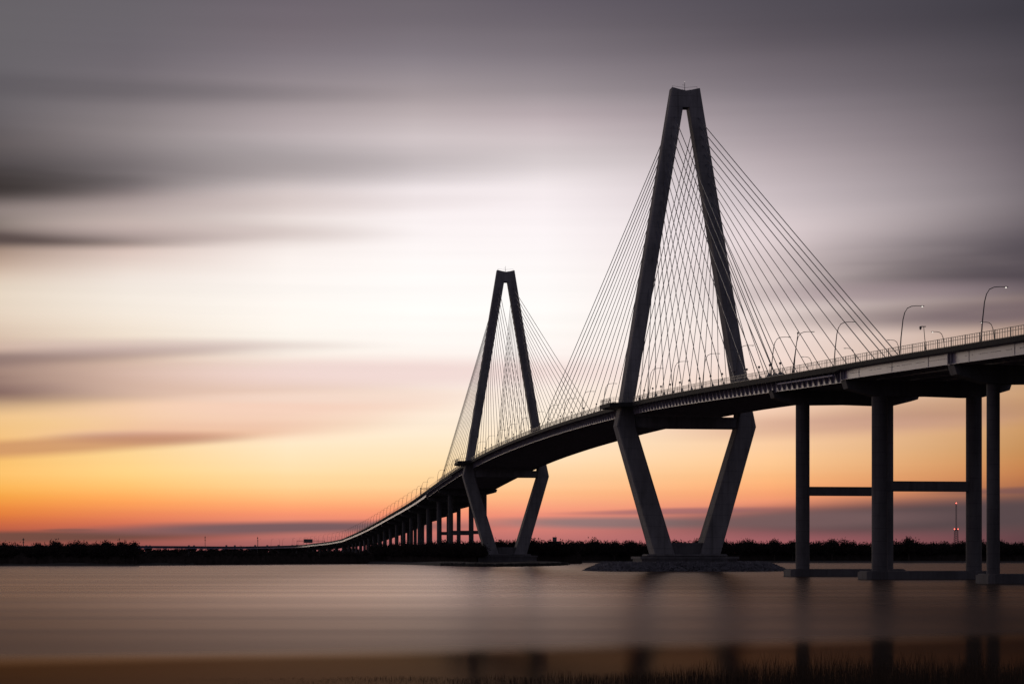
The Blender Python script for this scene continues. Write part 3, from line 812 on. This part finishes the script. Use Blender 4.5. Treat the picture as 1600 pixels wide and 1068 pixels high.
def noise(scale_vec, scale=1.0, detail=3.0):
    mp = N('ShaderNodeMapping'); mp.inputs['Scale'].default_value = scale_vec; nt.links.new(geo.outputs['Position'], mp.inputs['Vector'])
    n = N('ShaderNodeTexNoise'); n.inputs['Scale'].default_value = scale; n.inputs['Detail'].default_value = detail
    nt.links.new(mp.outputs[0], n.inputs['Vector']); return n.outputs['Fac']
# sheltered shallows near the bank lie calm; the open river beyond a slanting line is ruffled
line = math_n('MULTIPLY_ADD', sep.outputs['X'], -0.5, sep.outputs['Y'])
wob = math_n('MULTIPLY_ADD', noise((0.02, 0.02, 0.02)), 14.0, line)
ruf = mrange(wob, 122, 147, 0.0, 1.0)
band = noise((0.0025, 0.05, 1), 1.0, 4)
band2 = noise((0.0012, 0.016, 1), 1.0, 3)
rough = math_n('MULTIPLY_ADD', ruf, mrange(sep.outputs['Y'], 130, 330, 0.19, 0.16), 0.11)
rough = math_n('ADD', rough, mrange(band, 0.35, 0.65, -0.015, 0.02))
gl = N('ShaderNodeBsdfAnisotropic') if False else N('ShaderNodeBsdfGlossy')
nt.links.new(rough, gl.inputs['Roughness'])
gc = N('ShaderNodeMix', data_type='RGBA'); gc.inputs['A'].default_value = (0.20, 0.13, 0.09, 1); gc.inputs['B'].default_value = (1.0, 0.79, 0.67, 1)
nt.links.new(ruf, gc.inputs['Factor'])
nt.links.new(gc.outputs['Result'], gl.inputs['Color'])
df = N('ShaderNodeBsdfDiffuse'); df.inputs['Color'].default_value = (0.045, 0.035, 0.028, 1)
fr = N('ShaderNodeFresnel'); fr.inputs['IOR'].default_value = 1.33
# painted darkening: reflection cut toward the sides as vignette, and toward the near water
near_darken = mrange(sep.outputs['Y'], 110, 300, 0.50, 1.0)
side_vignette = math_n('MULTIPLY', mrange(sep.outputs['X'], -15, 48, 1.0, 0.26), mrange(sep.outputs['X'], -75, -5, 0.62, 1.0))
k_ = math_n('MULTIPLY', math_n('MULTIPLY', math_n('MULTIPLY', fr.outputs[0], near_darken), side_vignette), mrange(band2, 0.3, 0.7, 0.90, 1.0))
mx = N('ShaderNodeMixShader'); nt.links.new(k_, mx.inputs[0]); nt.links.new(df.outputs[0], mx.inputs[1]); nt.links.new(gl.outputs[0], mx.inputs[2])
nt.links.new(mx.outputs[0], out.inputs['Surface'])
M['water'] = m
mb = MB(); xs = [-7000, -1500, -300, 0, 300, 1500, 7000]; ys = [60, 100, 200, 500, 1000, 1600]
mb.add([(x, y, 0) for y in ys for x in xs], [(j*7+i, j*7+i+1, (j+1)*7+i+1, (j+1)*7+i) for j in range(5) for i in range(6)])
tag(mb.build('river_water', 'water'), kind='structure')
mb = MB(); rings = []
for x in np.arange(-7000, 7001, 500): rings.append([(x, -60, 3.2), (x, 20, 3.0), (x, 60, 1.2), (x, 78, 0.15), (x, 90, -0.6), (x, 150, -2.5), (x, 1650, -3.0)])
mb.loft(rings, caps=False, closed=False); tag(mb.build('river_bed_ground', 'earth'), kind='structure')

# reeds at the water's edge
n = 26000
xr = RNG.uniform(-16, 32, n); yr = RNG.uniform(80, 97, n)
u_ = 800+F*xr/yr
hb = np.interp(u_, [300, 450, 700, 850, 950, 1150, 1300, 1600], [0.03, 0.08, 0.2, 0.38, 0.6, 1.15, 1.6, 1.55])
clump = 0.75+0.35*np.sin(xr*1.3+np.sin(xr*0.57)*2)*np.sin(yr*0.7)
hr = 1.0*hb*clump*RNG.uniform(0.55, 1.08, n)
lean = RNG.normal(0, 0.10, (n, 2)); wr = RNG.uniform(0.005, 0.013, n)
base = np.stack([xr, yr, np.full(n, -0.15)], 1)
a_ = RNG.uniform(0, 3.14, n); sd = np.stack([np.cos(a_)*0.9+0.1, np.sin(a_)*0.4, np.zeros(n)], 1)*wr[:, None]
mid = base+np.stack([lean[:, 0]*hr*0.35, lean[:, 1]*hr*0.35, hr*0.6], 1); tip = base+np.stack([lean[:, 0]*hr*1.4, lean[:, 1]*hr*1.4, hr+0.15], 1)
V = np.stack([base-sd, base+sd, mid+sd*0.8, mid-sd*0.8, tip+sd*0.15, tip-sd*0.15], 1).reshape(-1, 3)
b6 = np.arange(n)[:, None]*6
Fr = np.vstack([b6+np.array([[0, 1, 2, 3]]), b6+np.array([[3, 2, 4, 5]])])
tag(raw_mesh('marsh_reeds', V, Fr, 'reed'), 'dark thin marsh reeds at the water edge, lower right', 'reeds', kind='stuff')

# ------------------------------------------------------------------ sky (world) and sun
w = bpy.data.worlds.new('World'); sc.world = w; w.use_nodes = True; nt = w.node_tree
for n in list(nt.nodes): nt.nodes.remove(n)
out = N('ShaderNodeOutputWorld'); bg = N('ShaderNodeBackground')
tc = N('ShaderNodeTexCoord'); sp_ = N('ShaderNodeSeparateXYZ'); nt.links.new(tc.outputs['Generated'], sp_.inputs[0])
X, Y, Z = sp_.outputs
az = math_n('MULTIPLY', math_n('ARCTAN2', X, Y), 57.29578)
el = math_n('MULTIPLY', math_n('ARCSINE', Z), 57.29578)
cmb = N('ShaderNodeCombineXYZ'); nt.links.new(az, cmb.inputs[0]); nt.links.new(el, cmb.inputs[1])
# wind-drawn wisps: noise stretched along the horizon bends and modulates everything
mp = N('ShaderNodeMapping'); mp.inputs['Scale'].default_value = (0.045, 0.55, 1); nt.links.new(cmb.outputs[0], mp.inputs[0])
n1 = N('ShaderNodeTexNoise'); n1.inputs['Scale'].default_value = 1.0; n1.inputs['Detail'].default_value = 3; nt.links.new(mp.outputs[0], n1.inputs['Vector'])
mp2 = N('ShaderNodeMapping'); mp2.inputs['Scale'].default_value = (0.05, 2.2, 1); mp2.inputs['Location'].default_value = (3, 5, 0); nt.links.new(cmb.outputs[0], mp2.inputs[0])
n2 = N('ShaderNodeTexNoise'); n2.inputs['Scale'].default_value = 1.0; n2.inputs['Detail'].default_value = 4; nt.links.new(mp2.outputs[0], n2.inputs['Vector'])
elw = math_n('MULTIPLY_ADD', math_n('SUBTRACT', n1.outputs['Fac'], 0.5), 0.5, el)
cw = N('ShaderNodeCombineXYZ'); nt.links.new(az, cw.inputs[0]); nt.links.new(elw, cw.inputs[1])
def AZ(u): return math.degrees(math.atan((u-800)/F))
def EL(u, v): return math.degrees(math.atan((865-v)/F*math.cos(math.radians(AZ(u)))))
def ramp(u, stops, extra=()):
    r = N('ShaderNodeValToRGB'); cr = r.color_ramp; cr.interpolation = 'CARDINAL' if u is not None else 'EASE'
    lst = []
    for v, c in stops:
        e = EL(u, v) if u is not None else v
        lst.append(((e+2)/40, s2l(c)))
    for e, c in extra: lst.append(((e+2)/40, s2l(c)))
    lst.sort(key=lambda x: x[0])
    cr.elements[0].position = lst[0][0]; cr.elements[0].color = lst[0][1]
    cr.elements[1].position = lst[-1][0]; cr.elements[1].color = lst[-1][1]
    for p, c in lst[1:-1]:
        q = cr.elements.new(p); q.color = c
    nt.links.new(mrange(el, -2, 38, 0, 1, False), r.inputs['Fac'])
    return r.outputs['Color']
ZEN = (25, (84, 80, 90)), (37, (80, 77, 88))
COLS = [
 (0, [(0, (98, 95, 101)), (150, (99, 96, 102)), (225, (98, 92, 95)), (320, (110, 100, 97)), (355, (124, 114, 108)), (390, (158, 136, 124)), (420, (200, 178, 162)), (450, (224, 209, 192)), (500, (222, 204, 186)), (550, (205, 178, 156)), (640, (232, 194, 146)), (700, (240, 190, 118)), (745, (247, 190, 106)), (770, (240, 168, 78)), (790, (230, 140, 66)), (805, (214, 118, 62)), (822, (184, 92, 68)), (856, (118, 70, 72))]),
 (200, [(0, (100, 96, 103)), (110, (110, 104, 111)), (200, (134, 126, 129)), (270, (142, 133, 136)), (310, (160, 146, 146)), (345, (194, 178, 172)), (385, (210, 188, 180)), (415, (228, 212, 203)), (445, (240, 230, 221)), (500, (240, 228, 214)), (560, (232, 210, 188)), (640, (240, 203, 160)), (700, (247, 210, 150)), (745, (254, 206, 130)), (775, (253, 174, 98)), (795, (238, 144, 88)), (815, (208, 112, 86)), (856, (134, 76, 78))]),
 (450, [(0, (106, 98, 107)), (50, (115, 106, 114)), (100, (132, 123, 130)), (160, (157, 146, 150)), (200, (178, 166, 169)), (240, (190, 180, 182)), (280, (210, 198, 198)), (310, (230, 217, 215)), (360, (238, 227, 223)), (400, (249, 240, 236)), (460, (253, 247, 242)), (550, (252, 243, 233)), (620, (251, 230, 212)), (690, (254, 232, 200)), (735, (254, 222, 172)), (765, (254, 204, 143)), (785, (253, 177, 120)), (800, (246, 150, 111)), (816, (216, 130, 112)), (856, (152, 94, 98))]),
 (650, [(0, (106, 99, 107)), (40, (115, 107, 115)), (100, (139, 130, 137)), (160, (172, 160, 163)), (200, (199, 187, 189)), (250, (220, 209, 211)), (290, (239, 229, 231)), (330, (248, 239, 240)), (400, (254, 248, 247)), (480, (255, 252, 249)), (550, (254, 246, 240)), (620, (252, 236, 222)), (680, (253, 233, 206)), (730, (254, 222, 174)), (765, (253, 202, 147)), (790, (250, 167, 121)), (810, (231, 136, 113)), (856, (166, 101, 105))]),
 (850, [(0, (97, 90, 100)), (50, (113, 105, 113)), (100, (132, 123, 130)), (150, (161, 150, 155)), (190, (192, 178, 182)), (240, (217, 206, 208)), (280, (238, 228, 230)), (330, (249, 240, 242)), (400, (253, 247, 247)), (500, (255, 251, 248)), (580, (253, 241, 235)), (660, (253, 236, 215)), (720, (253, 222, 182)), (765, (252, 194, 143)), (785, (250, 172, 130)), (805, (232, 140, 120)), (856, (168, 104, 108))]),
 (1200, [(0, (80, 75, 84)), (80, (100, 92, 100)), (160, (136, 126, 133)), (240, (176, 163, 168)), (330, (212, 198, 201)), (420, (236, 218, 217)), (500, (242, 224, 218)), (580, (241, 215, 203)), (650, (246, 205, 176)), (700, (252, 205, 160)), (735, (252, 193, 138)), (762, (250, 172, 118)), (787, (232, 144, 113)), (815, (182, 110, 108)), (856, (158, 92, 98))]),
 (1600, [(0, (60, 57, 66)), (80, (75, 70, 78)), (160, (90, 83, 90)), (240, (108, 99, 106)), (330, (126, 116, 121)), (400, (135, 121, 124)), (460, (170, 147, 140)), (540, (188, 154, 132)), (620, (202, 157, 117)), (700, (198, 144, 92)), (745, (190, 122, 78)), (785, (130, 88, 78)), (820, (104, 72, 74)), (856, (96, 64, 70))]),
]
cols = [(-150, ramp(None, [(-2, (62, 58, 70)), (8, (86, 84, 100)), (20, (98, 96, 112)), (37, (98, 95, 108))])),
        (-70, ramp(None, [(-2, (140, 104, 106)), (4, (165, 145, 148)), (12, (150, 142, 152)), (25, (90, 87, 95)), (37, (80, 77, 88))]))]
cols += [(AZ(u), ramp(u, s, ZEN)) for u, s in COLS]
cols += [(70, ramp(None, [(-2, (66, 54, 60)), (6, (74, 66, 72)), (15, (70, 65, 74)), (37, (80, 77, 88))])),
         (150, ramp(None, [(-2, (62, 58, 70)), (8, (86, 84, 100)), (20, (98, 96, 112)), (37, (98, 95, 108))]))]
cur = cols[0][1]
for i in range(1, len(cols)):
    mxn = N('ShaderNodeMix', data_type='RGBA'); nt.links.new(mrange(az, cols[i-1][0], cols[i][0], 0, 1, False), mxn.inputs['Factor'])
    nt.links.new(cur, mxn.inputs['A']); nt.links.new(cols[i][1], mxn.inputs['B']); cur = mxn.outputs['Result']
STREAKS = [  # u, v, reach across, reach up, tilt, colour, cover
 (250, 262, 760, 46, 0.03, (136, 128, 131), 0.6), (200, 322, 620, 26, 0.03, (186, 170, 168), 0.5),
 (-160, 262, 520, 66, 0.01, (58, 57, 63), 0.9), (-150, 284, 400, 32, 0.015, (38, 39, 44), 1.0),
 (20, 128, 620, 22, 0, (84, 81, 88), 0.5), (-20, 371, 420, 20, 0.03, (74, 65, 68), 0.95), (300, 362, 360, 22, 0.0, (190, 172, 170), 0.6),
 (-40, 565, 420, 16, 0.06, (84, 75, 84), 1.0), (240, 545, 380, 18, 0.03, (196, 172, 170), 0.6), (200, 590, 480, 44, 0.0, (208, 178, 166), 0.6), (-60, 600, 420, 46, 0.03, (108, 86, 88), 1.0),
 (350, 600, 420, 42, -0.02, (225, 192, 176), 0.7), (232, 684, 170, 13, 0.02, (138, 105, 112), 0.9), (330, 672, 330, 24, 0.05, (232, 182, 158), 0.7), (60, 700, 420, 20, 0.07, (190, 135, 100), 0.75),
 (420, 640, 360, 28, 0.04, (240, 200, 182), 0.7), (640, 582, 460, 30, 0.01, (240, 216, 212), 0.9), (560, 620, 300, 14, 0.02, (244, 220, 206), 0.6),
 (1740, 402, 680, 92, 0.04, (74, 67, 76), 0.9), (1680, 436, 480, 26, 0.02, (76, 67, 76), 0.7), (1580, 490, 420, 24, 0.02, (104, 89, 98), 0.8),
 (1380, 458, 280, 22, 0.0, (170, 150, 155), 0.5), (1330, 663, 340, 24, 0.03, (185, 142, 130), 0.65), (1500, 640, 260, 20, 0, (170, 128, 110), 0.4),
 (40, 836, 440, 14, 0.01, (94, 68, 66), 1.0), (110, 825, 60, 4, 0, (110, 75, 72), 0.7), (440, 825, 420, 14, 0.005, (112, 88, 94), 1.0),
 (1060, 798, 240, 8, 0.02, (168, 110, 110), 0.9), (970, 817, 300, 14, 0.0, (144, 118, 118), 0.95), (1500, 806, 640, 42, 0.03, (84, 70, 74), 1.0), (1260, 812, 280, 22, 0.02, (114, 90, 92), 0.85),
 (1640, 764, 240, 9, 0.02, (108, 78, 82), 0.7), (780, 862, 1100, 14, 0, (176, 100, 104), 0.4)]
mp3 = N('ShaderNodeMapping'); mp3.inputs['Scale'].default_value = (0.16, 1.5, 1); mp3.inputs['Location'].default_value = (7, 2, 0); nt.links.new(cmb.outputs[0], mp3.inputs[0])
n3 = N('ShaderNodeTexNoise'); n3.inputs['Scale'].default_value = 1.0; n3.inputs['Detail'].default_value = 2; nt.links.new(mp3.outputs[0], n3.inputs['Vector'])
patch = mrange(n3.outputs['Fac'], 0.25, 0.6, 0.82, 1.0)
for (u, v, ru, rv, tilt, colr, cov) in STREAKS:
    if v < 700: ru *= 1.12; rv *= 1.2
    mp = N('ShaderNodeMapping', vector_type='TEXTURE')
    mp.inputs['Location'].default_value = (AZ(u), EL(u, v), 0); mp.inputs['Rotation'].default_value = (0, 0, math.atan(tilt))
    mp.inputs['Scale'].default_value = (math.degrees(ru/F), math.degrees(rv/F), 1)
    nt.links.new(cw.outputs[0], mp.inputs['Vector'])
    g = N('ShaderNodeTexGradient', gradient_type='SPHERICAL'); nt.links.new(mp.outputs[0], g.inputs[0])
    fac = mrange(g.outputs['Fac'], 0, 0.85 if v < 700 else 0.75, 0, cov)
    if v < 700: fac = math_n('MULTIPLY', fac, patch)
    mxn = N('ShaderNodeMix', data_type='RGBA'); nt.links.new(fac, mxn.inputs['Factor'])
    nt.links.new(cur, mxn.inputs['A']); mxn.inputs['B'].default_value = s2l(colr); cur = mxn.outputs['Result']
modv = mrange(n2.outputs['Fac'], 0.3, 0.7, 0.98, 1.02, False)
vm = N('ShaderNodeVectorMath', operation='SCALE'); nt.links.new(cur, vm.inputs[0]); nt.links.new(modv, vm.inputs['Scale'])
# a trace of the clear twilight sky above the cloud
sky = N('ShaderNodeTexSky'); sky.sky_type = 'NISHITA'; sky.sun_disc = False
SUN_AZ, SUN_EL = math.radians(-24), math.radians(1.0)
sky.sun_elevation = SUN_EL; sky.sun_rotation = SUN_AZ
vs = N('ShaderNodeVectorMath', operation='SCALE'); nt.links.new(sky.outputs[0], vs.inputs[0]); vs.inputs['Scale'].default_value = 0.004
va = N('ShaderNodeVectorMath', operation='ADD'); nt.links.new(vm.outputs[0], va.inputs[0]); nt.links.new(vs.outputs[0], va.inputs[1])
nt.links.new(va.outputs[0], bg.inputs['Color']); bg.inputs['Strength'].default_value = 1.0
nt.links.new(bg.outputs[0], out.inputs['Surface'])

sd_ = bpy.data.lights.new('sun', 'SUN'); sd_.energy = 0.25; sd_.angle = math.radians(14); sd_.color = (1.0, 0.85, 0.72)
so = bpy.data.objects.new('sun', sd_); C.objects.link(so)
dirv = Vector((math.sin(SUN_AZ)*math.cos(math.radians(3)), math.cos(SUN_AZ)*math.cos(math.radians(3)), math.sin(math.radians(3))))
so.rotation_euler = dirv.to_track_quat('Z', 'Y').to_euler(); so.location = (-300, 900, 300)

# ------------------------------------------------------------------ camera
cd = bpy.data.cameras.new('camera'); cam = bpy.data.objects.new('camera', cd); C.objects.link(cam)
cam.location = (0, 0, EYE); cam.rotation_euler = (math.pi/2, 0, 0)
cd.sensor_width = 36; cd.lens = 36*F/1600; cd.shift_y = (865-534)/1600
cd.clip_start = 0.5; cd.clip_end = 20000
sc.camera = cam
sc.view_settings.view_transform = 'Standard'; sc.view_settings.look = 'None'
sc.view_settings.exposure = 0; sc.view_settings.gamma = 1
